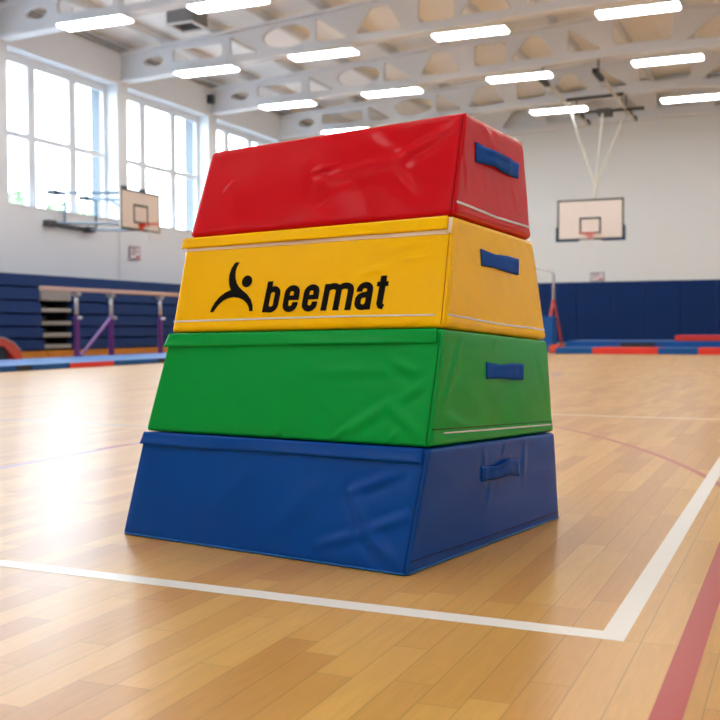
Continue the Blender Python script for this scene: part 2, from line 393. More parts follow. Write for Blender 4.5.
MB().tube([(-.04,-.09,-.02),(-.04,-.1,-.02)], .06, 16).build('grille', M['black'], t)

# ------------------------------------------------------------------ back wall pads
k = 0
x = -16.9
pads = []
while x + 1.16 < 8.9:
    o = MB().box((0,-.06,.06), (1.17,0,2.19)).build('wall_pad', M['pad_navy'], bevel=.006); o.location = (x, YB, 0)
    tag(o, 'navy blue padded panel fixed along the foot of the back wall', 'wall pad', 'navy wall pads'); x += 1.175

# ------------------------------------------------------------------ wall signs
def sign(loc, w_, h_, axis, label):
    t = thing('wall_sign', label, 'sign', loc, PI/2 if axis == 'X' else 0)
    MB().box((-w_/2,-.02,-h_/2), (w_/2,0,h_/2)).build('plate', M['signb'], t)
    MB().box((-w_/2+.03,-.024,-h_/2+.03), (w_/2-.03,-.02,h_/2-.03)).build('face', M['sign'], t)
    b = MB()
    for z, a, c in ((.28,-.8,.3), (.08,-.8,.7), (-.12,-.8,.1)): b.box((a*w_/2*.9,-.027,z*h_), (c*w_/2*.9,-.024,z*h_+.09*h_))
    b.build('print', M['signb'], t)
    MB().box((w_*.1,-.027,-h_*.38), (w_*.38,-.024,-h_*.18)).build('red_mark', M['signr'], t)
sign((-6.79, 37.28, 2.37), .49, .3, 'Y', 'small white notice with purple border above the navy wall pads')
sign((-16.98, 24.12, 2.68), .5, .36, 'X', 'small white notice on the left wall below the basketball backboard')
o = MB().tube([(-16.95,23.42,1.95),(-16.95,23.42,3.45)], .02, 8).build('wall_conduit', M['paint']); tag(o, 'thin pale conduit running down the left wall from the sill', 'pipe')

# ------------------------------------------------------------------ bleachers
ROWS = [(.155,.385), (.42,.65), (.68,.92), (.95,1.21), (1.24,1.50)]
def bleacher(y0, y1, label):
    t = thing('bleacher', label, 'bleachers', (-15.2, y0, 0), 0, 'folded blue bleachers'); L_ = y1-y0
    MB().box((-1.7,.02,0), (-.24,L_-.02,1.5)).build('carcass', M['navy_shade'], t)
    for i, (a, b_) in enumerate(ROWS):
        MB().box((-.3-.03*i,0,a), (-.03*i,L_,b_)).build('row_front', M['navy'], t, bevel=.02)
    MB().box((-.2,0,.0), (.06,L_,.135)).build('plinth', M['wood'], t, bevel=.005)
    return t
bleacher(4.0, 18.27, 'bank of folded navy bleachers left of the open grey steps')
bleacher(19.32, 33.0, 'bank of folded navy bleachers right of the open grey steps, behind the bars')
t = thing('bleacher_steps', 'open grey stepped end of the bleachers with dark gaps', 'bleachers', (-15.2, 18.29, 0))
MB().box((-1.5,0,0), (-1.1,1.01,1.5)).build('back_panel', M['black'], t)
MB().box((-.6,0,1.24), (0,1.01,1.5)).build('top_step', M['grey'], t, bevel=.01)
t.location.x -= .1
for a, b_ in ((.985,1.07), (.70,.785), (.43,.53), (.18,.27)): MB().box((-1.1,0,a), (0,1.01,b_)).build('step', M['grey'], t, bevel=.008)
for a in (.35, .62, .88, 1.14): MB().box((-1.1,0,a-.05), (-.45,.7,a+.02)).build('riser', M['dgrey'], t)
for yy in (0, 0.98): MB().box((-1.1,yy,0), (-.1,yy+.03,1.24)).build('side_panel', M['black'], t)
MB().box((-.2,0,0), (.16,1.01,.135)).build('plinth', M['wood'], t)
o = MB().box((-1.7,0,1.53), (-.16,29.0,1.79)).build('bleacher_top_rail', M['navy'], loc=None, bevel=.02); o.location = (-15.2, 4.0, 0)
tag(o, 'long navy top panel running over all the folded bleachers', 'bleachers')

# ------------------------------------------------------------------ bars apparatus
t = thing('gymnastic_bars', 'purple gymnastic bars with long pale rail before the bleachers', 'gym bars', (-13.75, 17.5, 0))
zr = 1.37
rl = MB(); rl.box((-.05,-1.1,zr), (.05,4.9,zr+.085)); rl.build('rail', M['rail'], t, bevel=.02)
for y in (0.0, 1.16, 3.02):
    MB().box((-.045,y-.045,0), (.045,y+.045,.9)).build('post', M['purple'], t, bevel=.008)
    e = MB().tube([(0,y,.88),(0,y,1.33)], .04, 12).build('extension', M['silver'], t, smooth=True)
    MB().box((-.07,y-.08,1.29), (.07,y+.08,1.37)).build('clamp', M['silver'], t, bevel=.01)
    MB().tube([(.04,y,.84),(.13,y,.84)], .035, 10).build('knob', M['silver'], t)
MB().tube([(.06,1.1,.88),(.06,.05,.06)], .035, 10).build('brace', M['lilac'], t)
MB().box((-.3,-.15,0), (.3,3.2,.04)).build('base', M['purple'], t, bevel=.01)

# ------------------------------------------------------------------ left mats
t = thing('landing_mat', 'long blue landing mat in front of the left bleachers', 'mat', (-10.6, 5.0, 0))
MB().box((-2.2,0,0), (0,8.28,.082)).build('pad', M['mat_blue'], t, bevel=.012)
MB().box((-2.19,.01,.0822), (-.01,8.26,.086)).build('sheen_cover', M['mat_sheen'], t)
MB().box((.001,7.1,.002), (.006,7.45,.08)).build('strap', M['mat_dark'], t)
t = thing('landing_mat', 'landing mat with red edge left of the big stack', 'mat', (-10.6, 13.3, 0))
MB().box((-2.2,0,0), (0,6.14,.082)).build('pad', M['mat_blue'], t, bevel=.012)
MB().box((-2.19,.01,.0822), (-.01,6.13,.086)).build('sheen_cover', M['mat_sheen'], t)
MB().box((.001,2.44,.002), (.006,2.84,.08)).build('strap', M['mat_dark'], t)
o = MB().box((.0,.01,.002), (.008,1.14,.081)); o = o.build('edge_panel', M['mat_red'], t, bevel=.002)

# red curved springboard at the left frame edge
t = thing('springboard', 'orange red curved vault springboard at the left frame edge', 'springboard', (-13.3, 13.84, 0))
prof = []
sb = MB(); n = 14; arc = [(.0, .45), (.35, .47), (.7, .45), (.95, .36), (1.12, .22), (1.2, .02)]
vs = []; fs = []
for (y, z) in arc:
    for xx, dz in ((-.3, 0), (.3, 0)): vs += [(xx, y, z), (xx, y-.13 if y > .9 else y, z-.14 if z > .15 else z)]
m_ = len(arc)
for i in range(m_-1):
    a = i*4; b_ = a+4
    fs += [(a, a+2, b_+2, b_), (a+1, b_+1, b_+3, a+3), (a, b_, b_+1, a+1), (a+2, a+3, b_+3, b_+2)]
sb.add(vs, fs); sb.build('curved_shell', M['orange'], t)
MB().box((-.27,-.6,.05), (.27,.85,.32)).build('core', M['mat_dark'], t, bevel=.03)
MB().add([(-.3,-.7,.44),(.3,-.7,.44),(.3,.0,.455),(-.3,.0,.455),(-.3,-.7,.33),(.3,-.7,.33),(.3,.0,.32),(-.3,.0,.32)], [(0,1,2,3),(7,6,5,4),(0,4,5,1),(1,5,6,2),(2,6,7,3),(3,7,4,0)]).build('flat_shell', M['orange'], t)
tp = MB()
for i in range(4):
    (ya, za), (yb, zb) = arc[i], arc[i+1]
    tp.add([(-.31,ya,za+.002),(.31,ya,za+.002),(.31,yb,zb+.002),(-.31,yb,zb+.002),(-.31,ya,za+.02),(.31,ya,za+.02),(.31,yb,zb+.02),(-.31,yb,zb+.02)], [(3,2,1,0),(4,5,6,7),(0,1,5,4),(1,2,6,5),(2,3,7,6),(3,0,4,7)])
tp.build('top_highlight', M['rail'], t)  # pale strip stands in for the highlight along the curved top

# ------------------------------------------------------------------ right mats
t = thing('edge_mat', 'thin blue mat with red end blocks along the far floor', 'mat', (-5.3, 23.9, 0))
MB().box((0,0,0), (.83,1.1,.14)).build('blue_block', M['mat_blue'], t, bevel=.01)
MB().box((.835,0,0), (2.27,1.1,.14)).build('red_block', M['mat_red'], t, bevel=.01)
MB().box((2.275,0,0), (3.12,1.1,.14)).build('blue_block', M['mat_blue'], t, bevel=.01)
MB().box((3.125,0,0), (4.6,1.1,.14)).build('red_block', M['mat_red'], t, bevel=.01)
t = thing('crash_mat', 'thick blue crash mat lying behind the red and blue edge mat', 'mat', (-5.35, 25.2, 0))
MB().box((0,0,0), (6.5,2.0,.275)).build('pad', M['mat_blue'], t, bevel=.03)
MB().box((1.3,-.006,.12), (2.1,-.001,.24)).build('strap', M['mat_dark'], t)
t = thing('folded_mat', 'red folded mat lying on the blue crash mat', 'mat', (-2.85, 25.5, .276))
for q in (0, .065): MB().box((0,0,q), (3.4,1.4,q+.062)).build('panel', M['mat_red'], t, bevel=.015)
o = MB().box((-5.62,24.6,0), (-5.36,25.05,.2)).build('foam_block', M['orange'], bevel=.04, loc=(-5.5, 24.8, 0)); tag(o, 'small orange red foam block at the end of the far mats', 'foam block')
t = thing('post_pad', 'upright blue pad around the portable post behind the stack', 'pad', (-6.1, 25.6, 0))
MB().box((-.5,-.2,.0), (.42,.2,.875)).build('pad', M['mat_blue'], t, bevel=.03)
# post
t = thing('portable_post', 'portable silver post with bent top and red braced legs', 'post', (-5.86, 26.2, 0))
MB().tube([(0,0,1.1),(0,0,1.9),(-.03,0,1.98),(-.1,0,2.04),(-.9,0,2.18)], .035, 10).build('bent_tube', M['silver'], t, smooth=True)
MB().tube([(0,0,1.3),(-.2,-.1,.06)], .04, 8).build('leg', M['rim'], t)
MB().tube([(.01,0,1.3),(.2,.1,.06)], .025, 8).build('leg', M['rim'], t)
MB().tube([(.02,0,1.28),(.28,.1,.06)], .012, 8).build('stay', M['dgrey'], t)
MB().box((-.35,-.15,0), (.4,.15,.06)).build('base', M['dgrey'], t)

# ------------------------------------------------------------------ basketball sets
def backboard(name_label, loc, rotz, W_=1.8, H_=1.05):
    # local: board in XZ plane facing -Y, origin at board bottom centre
    t = thing('basketball_backboard', name_label, 'basketball hoop', loc, rotz)
    MB().box((-W_/2,0,0), (W_/2,.04,H_)).build('board', M['board'], t)
    b = MB(); e = .05
    for a in ((-W_/2,0,W_/2,e), (-W_/2,H_-e,W_/2,H_), (-W_/2,e,-W_/2+e,H_-e), (W_/2-e,e,W_/2,H_-e)): b.box((a[0],-.004,a[1]), (a[2],0,a[3]))
    b.build('border', M['boardline'], t)
    b = MB(); x0, x1, z0, z1 = -.295, .295, .17, .62
    for a in ((x0,z0,x1,z0+e), (x0,z1-e,x1,z1), (x0,z0+e,x0+e,z1-e), (x1-e,z0+e,x1,z1-e)): b.box((a[0],-.004,a[1]), (a[2],0,a[3]))
    b.build('target_square', M['boardline'], t)
    ring = [(.225*math.cos(2*PI*k/24), -.39+.225*math.sin(2*PI*k/24), .15) for k in range(24)]
    rm = MB().tube(ring, .012, 8, closed=True); rm.box((-.1,-.17,.10), (.1,-.004,.17)); rm.box((-.07,-.03,.02), (.07,-.004,.12))
    ho = rm.build('hoop', M['rim'], t, smooth=False)
    nb = MB()
    for k in range(12):
        for s in (-1, 1):
            pts = []
            for j in range(5):
                q = j/4; a = 2*PI*(k + s*q*1.5)/12; rr = .22 - .10*q**.7
                pts.append((rr*math.cos(a), -.39+rr*math.sin(a), .15-.42*q))
            nb.tube(pts, .004, 4)
    nb.build('net', M['net'], ho)
    return t
# right: hung from the roof
t = backboard('basketball backboard hung from the roof before the white back wall', (-5.5, 29.1, 3.0), 0, 1.82, 1.12)
hw = .91
for s_ in (-1, 1):
    b = MB(); xs = sorted((s_*(hw+.03), s_*.32)); b.box((xs[0],-.02,-.03), (xs[1],.06,.035)); xs = sorted((s_*(hw+.04), s_*(hw-.01))); b.box((xs[0],-.02,-.03), (xs[1],.06,.38))
    b.build('edge_pad', M['boardpad'], t)
def loc_(p): return (p[0]+5.5, p[1]-29.1, p[2]-3.0)
J = (-5.4, 29.45, 4.45)
MB().tube([loc_((-5.5,29.2,3.9)), loc_(J)], .045, 8).build('mast', M['cream_tube'], t)
for p in ((-6.65,32.0,7.15), (-5.15,32.9,7.25), (-5.75,32.4,7.2)): MB().tube([loc_(J), loc_(p)], .035, 8).build('strut', M['cream_tube'], t)
for x in (-6.65, -5.15):
    MB().tube([loc_((x,27.85,7.33)), loc_((x,34.6,7.24))], .045, 8).build('ceiling_rail', M['cream_tube'], t)
    for (ya, yb) in ((27.8,28.9), (33.3,33.9), (34.5,34.9)): MB().box(loc_((x-.07,ya,7.24)), loc_((x+.07,yb,7.36))).build('rail_clamp', M['black'], t, bevel=.01)
    for yy in (28.33, 32.95): MB().tube([loc_((x,yy,7.3)), loc_((x,yy,7.3+.45))], .025, 6).build('drop_rod', M['dgrey'], t)
MB().tube([loc_((-6.75,31.2,7.32)), loc_((-4.95,31.2,7.36))], .05, 8).build('cross_bar', M['dgrey'], t)
MB().tube([loc_((-6.75,32.6,7.2)), loc_((-4.6,32.9,7.25))], .05, 8).build('cross_bar', M['dgrey'], t)
MB().box(loc_((-5.9,32.2,7.02)), loc_((-5.5,32.7,7.2))).build('winch', M['dgrey'], t)
# left: braced from the wall. board faces +X
t = backboard('basketball backboard braced from the left wall before the windows', (-14.6, 21.02, 2.93), PI/2, 1.6, .95)
# local x = world y - 21.02 ; local y = -(world x +14.6)
def ll(p): return (p[1]-21.02, -(p[0]+14.6), p[2]-2.93)
for a, b_, r_ in (((-16.95,20.72,3.2),(-14.65,20.45,3.05),.03), ((-16.95,22.02,3.14),(-14.65,21.5,3.0),.03), ((-16.95,20.72,3.93),(-14.65,20.45,3.78),.034), ((-16.95,21.9,3.92),(-14.65,21.4,3.7),.034), ((-16.2,21.9,3.9),(-14.65,21.4,3.05),.028)):
    MB().tube([ll(a), ll(b_)], r_, 8).build('brace_tube', M['sky_tube'], t)
MB().tube([ll((-16.92,20.45,3.17)), ll((-16.92,22.2,3.14))], .055, 8).build('wall_bar', M['dgrey'], t)
for y, z in ((20.55,3.17), (22.05,3.14)): MB().box(ll((-16.8,y-.14,z-.07)), ll((-16.995,y+.14,z+.07))).build('wall_bracket', M['dgrey'], t)
for y, z in ((20.75,3.93), (21.95,3.92)): MB().box(ll((-16.75,y-.2,z-.05)), ll((-16.995,y+.16,z+.05))).build('upper_bracket', M['black'], t)
for y in (21.1, 22.35): MB().tube([ll((-16.9,y,3.15)), ll((-16.9,y,3.95))], .03, 8).build('upright', M['sky_tube'], t)
b = MB()
for y in (-.75, .02): b.box((y,-.01,.93), (y+.2,.05,1.0))
b.build('top_bracket', M['dgrey'], t)

# ------------------------------------------------------------------ floor lines
LZ_ = .0006
def ribbon(name, pts, w_, m, label, z=LZ_):
    pts = [Vector((p[0], p[1], 0)) for p in pts]; vs = []; n = len(pts)
    for i, p in enumerate(pts):
        d = (pts[min(i+1, n-1)] - pts[max(i-1, 0)]).normalized(); q = Vector((-d.y, d.x, 0))*w_/2
        vs += [(p.x-q.x, p.y-q.y, z), (p.x+q.x, p.y+q.y, z)]
    o = MB().add(vs, [(2*i, 2*i+2, 2*i+3, 2*i+1) for i in range(n-1)]).build(name, m)
    tag(o, label, 'floor line'); return o
ln = MB().add([(-.326,2.085,LZ_),(-.326,36,LZ_),(-.376,36,LZ_),(-.376,2.144,LZ_),(-.93,2.158,LZ_),(-2.2,2.205,LZ_),(-15,2.63,LZ_),(-15,2.58,LZ_),(-2.2,2.147,LZ_),(-.93,2.098,LZ_)],
              [(0,1,2,3),(0,3,4,9),(9,4,5,8),(8,5,6,7)]).build('court_line', M['line_white'])
tag(ln, 'white court line turning a corner in front of the blue section', 'floor line')
ribbon('court_line', [(-.2,-9), (-.2,36)], .05, M['line_red'], 'straight red court line at the lower right corner', .0005)
ribbon('court_line', [(-3.3,7.36), (-.376,7.33)], .05, M['line_white'], 'thin white court line crossing the floor right of the stack', .0005)
ribbon('court_line', [(-.326,7.33), (8,7.2)], .05, M['line_white'], 'thin white court line beyond the long white line at right', .0005)
ribbon('court_line', [(-15,6.5), (-5.1,5.66), (-1.7,5.37)], .035, M['line_reflect'], 'faint court line left of the stack, reflection painted into its colour', .0004)
ribbon('court_line', [(-3.28,3.0), (-3.33,5.2), (-3.33,12.0)], .035, M['line_lilac'], 'lilac court line running away left of the stack', .0007)
ribbon('court_line', [(-3.34,4.40), (-3.32,4.68)], .045, M['line_red'], 'short red stretch on the lilac line beside the stack', .0009)
ribbon('court_line', [(-2.2,8.14), (-.376,8.27)], .03, M['line_faded'], 'faint pink court line furthest right of the stack', .0004)
def circ3(a, b_, c):
    ax, ay = a; bx, by = b_; cx, cy = c
    d = 2*(ax*(by-cy)+bx*(cy-ay)+cx*(ay-by))
    ux = ((ax*ax+ay*ay)*(by-cy)+(bx*bx+by*by)*(cy-ay)+(cx*cx+cy*cy)*(ay-by))/d
    uy = ((ax*ax+ay*ay)*(cx-bx)+(bx*bx+by*by)*(ax-cx)+(cx*cx+cy*cy)*(bx-ax))/d
    return ux, uy, math.hypot(ax-ux, ay-uy)
ux, uy, R_ = circ3((-1.46,6.488), (-.76,5.40), (-.306,4.303))
a0 = math.atan2(6.488-uy, -1.46-ux); a1 = math.atan2(4.303-uy, -.306-ux)
ribbon('court_line', [(ux+R_*math.cos(a), uy+R_*math.sin(a)) for a in [a0+.12 + (a1-.1-a0-.12)*k/30 for k in range(31)]], .034, M['line_faded'], 'curved faded red line right of the green section', .0004)
lo = [(-4.1+1.2*math.cos(a), 13.2+1.3*math.sin(a)) for a in [-.9+2.1*k/16 for k in range(17)]]
ribbon('court_line', lo, .05, M['line_lilac'], 'far faint lilac curve on the floor right of the stack', .0004)

# ------------------------------------------------------------------ THE STACK
LV = [[(-1.889,2.6156,0),(-.9146,2.4303,0),(-.7372,3.3637,0),(-1.7115,3.549,0)],
      [(-1.8282,2.6474,.3109),(-.8836,2.5154,.3123),(-.7608,3.3948,.2755),(-1.7053,3.5268,.2741)],
      [(-1.7423,2.6617,.6049),(-.8639,2.5767,.6176),(-.7849,3.3923,.5765),(-1.6634,3.4773,.5638)],
      [(-1.7049,2.7006,.8884),(-.8626,2.655,.9148),(-.8247,3.3537,.8989),(-1.667,3.3993,.8725)],
      [(-1.6872,2.8163,1.1574),(-.864,2.7638,1.2025),(-.8329,3.2524,1.201),(-1.656,3.3049,1.1559)]]
LV = [[Vector(p) for p in l] for l in LV]

def seg_d(s, h, a, b_):
    ax, ay = a; bx, by = b_; dx, dy = bx-ax, by-ay; L2 = dx*dx+dy*dy
    t = max(0, min(1, ((s-ax)*dx+(h-ay)*dy)/L2)); return math.hypot(s-ax-t*dx, h-ay-t*dy), t, ((s-ax)*dy-(h-ay)*dx)/math.sqrt(L2)

class Section:
    """soft foam block: maps unit coordinates to the four-cornered tapering block"""
    def __init__(s, i, bot_out=.0, top_out=.0, creases=None, amp=1.0, seed=0, gap=.0012):
        s.b = [p.copy() for p in LV[i]]; s.t = [p.copy() for p in LV[i+1]]
        for q in s.b: q.z += gap if i else 0.0
        for q in s.t: q.z -= gap
        if i == 3:
            for q in s.t: q.z += .006
        for l, o in ((s.b, bot_out), (s.t, top_out)):
            c = sum(l, Vector())/4
            for q in l:
                d = Vector((q.x-c.x, q.y-c.y, 0)); q += d.normalized()*o
        s.cr = creases or {}; s.amp = amp; s.seed = seed
    def tri(s, a, b_, c):      # a: left->right along front, b: front->back, c: bottom->top
        bo = (s.b[0]*(1-a)+s.b[1]*a)*(1-b_) + (s.b[3]*(1-a)+s.b[2]*a)*b_
        to = (s.t[0]*(1-a)+s.t[1]*a)*(1-b_) + (s.t[3]*(1-a)+s.t[2]*a)*b_
        return bo*(1-c)+to*c
    def edge_fade(s, u, c, w1=.02, w2=.05):
        f = lambda x, w: max(0, min(1, min(x, 1-x)/w)); return f(u, w1)*f(c, w2)
    def disp(s, side, u, c):
        k = s.edge_fade(u, c, .03, .10)
        L_ = 1.0
        d = ((.006 if side == 'F' else .003)*math.sin(PI*min(1,max(0,u)))*math.sin(PI*min(1,max(0,c))))*s.amp     # overall belly
        if s.seed > 2 and (side == 'R' or 4 < s.seed < 7):
            d += .0035*math.exp(-((c-.05)/.045)**2)*s.edge_fade(u, c, .02, .02)
            d += .0016*noise.noise(Vector((u*34, 1.3, s.seed)))*math.exp(-(c/.13)**2)*s.edge_fade(u, c, .02, .02)
        nz = noise.noise(Vector((u*3.1+s.seed, c*1.2, s.seed*1.7 + (5 if side == 'R' else 0))))
        d += .0035*nz*k*s.amp
        # diagonal soft folds
        rg = noise.noise(Vector((u*5+c*2.0+s.seed*3, c*1.3-u*1.5, 2.3+s.seed+(9 if side == 'R' else 0))))
        d += .0035*(.5-abs(rg))*k*s.amp
        for (a, b_, am, wd) in s.cr.get(side, ()):
            asp = .32
            dd, t, sg = seg_d(u, c*asp, (a[0], a[1]*asp), (b_[0], b_[1]*asp))
            ta = math.sin(PI*min(1, max(0, .12+t*.8)))
            x = dd/wd
            am *= (1.5 if s.seed < 2 else 1.0); wd_ = wd*1.2; x = dd/wd_
            d += am*ta*math.exp(-x*x) * s.edge_fade(u, c, .012, .03)
            d -= am*.55*ta*math.exp(-(x-1.6)**2) * (1 if sg > 0 else .3) * s.edge_fade(u, c, .012, .03)
        return d
    def normal(s, side, u, c):
        e = 1e-3
        if side == 'F': du = s.tri(u+e,0,c)-s.tri(u-e,0,c); dc = s.tri(u,0,c+e)-s.tri(u,0,c-e)
        else: du = s.tri(1,u+e,c)-s.tri(1,u-e,c); dc = s.tri(1,u,c+e)-s.tri(1,u,c-e)
        return du.cross(dc).normalized()
    def pt(s, side, u, c, off=0):
        p = s.tri(u,0,c) if side == 'F' else s.tri(1,u,c)
        return p + s.normal(side, u, c)*(s.disp(side, u, c)+off)
    def body(s, nx, ny, nz, rad):
        P = {}; vs = []; fs = []
        size = (((s.b[1]-s.b[0]).length+(s.t[1]-s.t[0]).length)/2, ((s.b[2]-s.b[1]).length+(s.t[2]-s.t[1]).length)/2, (s.t[1]-s.b[1]).length)
        def coords(n, L_):
            r = rad/L_; cs = [0, r*.12, r*.3, r*.6, r]
            return cs + [r+(1-2*r)*k/n for k in range(1, n)] + [1-c for c in reversed(cs)]
        cs = [coords(n, L_) for n, L_ in zip((nx, ny, nz), size)]
        def vert(i, j, k):
            key = (i, j, k)
            if key in P: return P[key]
            q = (cs[0][i], cs[1][j], cs[2][k]); m_ = [q[x]*size[x] for x in range(3)]
            inner = [min(max(m_[x], rad), size[x]-rad) for x in range(3)]
            d = Vector([m_[x]-inner[x] for x in range(3)])
            if d.length > 1e-9: m2 = [inner[x] + d.normalized()[x]*rad for x in range(3)]
            else: m2 = m_
            u = [m2[x]/size[x] for x in range(3)]
            p = s.tri(*u)
            if u[1] < .5 and abs(d.y) >= max(abs(d.x), abs(d.z))-1e-9 and j == 0: p = p + s.normal('F', u[0], u[2])*s.disp('F', u[0], u[2])
            elif i == len(cs[0])-1: p = p + s.normal('R', u[1], u[2])*s.disp('R', u[1], u[2])
            P[key] = len(vs); vs.append(p); return P[key]
        I, J_, K = len(cs[0])-1, len(cs[1])-1, len(cs[2])-1
        for i in range(I):
            for j in range(J_):
                for k in (0, K): fs.append((vert(i,j,k), vert(i+1,j,k), vert(i+1,j+1,k), vert(i,j+1,k)))
            for k in range(K):
                for j in (0, J_): fs.append((vert(i,j,k), vert(i+1,j,k), vert(i+1,j,k+1), vert(i,j,k+1)))
        for j in range(J_):
            for k in range(K):
                for i in (0, I): fs.append((vert(i,j,k), vert(i,j+1,k), vert(i,j+1,k+1), vert(i,j,k+1)))
        return MB().add(vs, fs)
    def strip(s, side, top, bottom, n, o0, o1, lift=None):
        """raised panel between polylines top/bottom [(u,c)...], thickness from o0 to o1"""
        m_ = MB(); vs = []
        def pl(poly, t):
            k = t*(len(poly)-1); i = min(int(k), len(poly)-2); f = k-i
            return (poly[i][0]*(1-f)+poly[i+1][0]*f, poly[i][1]*(1-f)+poly[i+1][1]*f)
        rows = 5
        for i in range(n+1):
            t = i/n; a = pl(top, t); b_ = pl(bottom, t)
            for j in range(rows+1):
                q = j/rows; u = a[0]*(1-q)+b_[0]*q; c = a[1]*(1-q)+b_[1]*q
                lf = lift(t, q) if lift else 0
                for o in (o0, o1): vs.append(s.pt(side, u, c, o+lf))
        fs = []; W_ = (rows+1)*2
        for i in range(n):
            for j in range(rows):
                a = i*W_+j*2
                fs += [(a+1, a+3, a+3+W_, a+1+W_), (a, a+W_, a+2+W_, a+2)]
            a = i*W_; fs.append((a, a+1, a+1+W_, a+W_)); a += rows*2; fs.append((a, a+W_, a+1+W_, a+1))
        for i in (0, n):
            for j in range(rows):
                a = i*W_+j*2; fs.append((a, a+1, a+3, a+2))
        return m_.add(vs, fs)

vv = ('F', 'R')
CR = {
 0: {'F': [((.80,.62),(.86,.30),.006,.012), ((.86,.30),(.97,.08),.006,.014), ((.80,.62),(.93,.80),.004,.012), ((.97,.45),(.86,.30),.004,.012), ((.72,.15),(.86,.30),.003,.012), ((.30,.2),(.45,.75),.002,.03), ((.55,.15),(.70,.7),.0025,.03)],
     'R': [((.38,.95),(.40,.60),.002,.012), ((.55,.95),(.52,.82),.002,.010), ((.72,.95),(.70,.50),.002,.012), ((.45,.6),(.42,.35),.0015,.012)]},
 1: {'F': [((.84,.75),(.93,.62),.004,.012), ((.90,.40),(.97,.55),.004,.012), ((.72,.06),(.86,.35),.004,.014), ((.86,.35),(.97,.10),.004,.013), ((.60,.62),(.95,.66),.0022,.014), ((.10,.85),(.45,.05),.002,.03), ((.70,.03),(.74,.14),.004,.008), ((.88,.03),(.90,.13),.004,.008), ((.50,.03),(.52,.10),.003,.008)],
     'R': [((.15,.9),(.05,.3),.003,.016), ((.85,.85),(.97,.35),.002,.02), ((.06,.25),(.3,.12),.0025,.014), ((.45,.96),(.42,.8),.0018,.012)]},
 2: {'F': [((.78,.72),(.95,.80),.0028,.014), ((.82,.62),(.96,.68),.0025,.012), ((.70,.5),(.78,.56),.002,.010), ((.9,.05),(.93,.10),.003,.008)],
     'R': [((.05,.9),(.03,.3),.002,.014), ((.02,.06),(.06,.02),.003,.01)]},
 3: {'F': [((.78,.60),(.97,.88),.0050,.014), ((.78,.60),(.88,.28),.0035,.018), ((.55,.50),(.78,.60),.0030,.016), ((.47,.58),(.55,.62),.0045,.008), ((.50,.62),(.50,.15),.0020,.018), ((.13,.58),(.11,.47),.0035,.007), ((.52,.2),(.56,.28),.003,.007), ((.78,.60),(.62,.92),.0018,.02)],
     'R': [((.25,.95),(.45,.80),.002,.016), ((.05,.6),(.12,.3),.003,.014), ((.7,.5),(.8,.3),.0015,.02)]},
}
COL = ['blue', 'green', 'yellow', 'red']
LAB = ['blue foam vaulting box section resting on the wooden floor', 'green foam vaulting box section stacked on the blue one',
       'yellow foam vaulting box section with black beemat print', 'red foam vaulting box section on top of the stack']
SEC = []
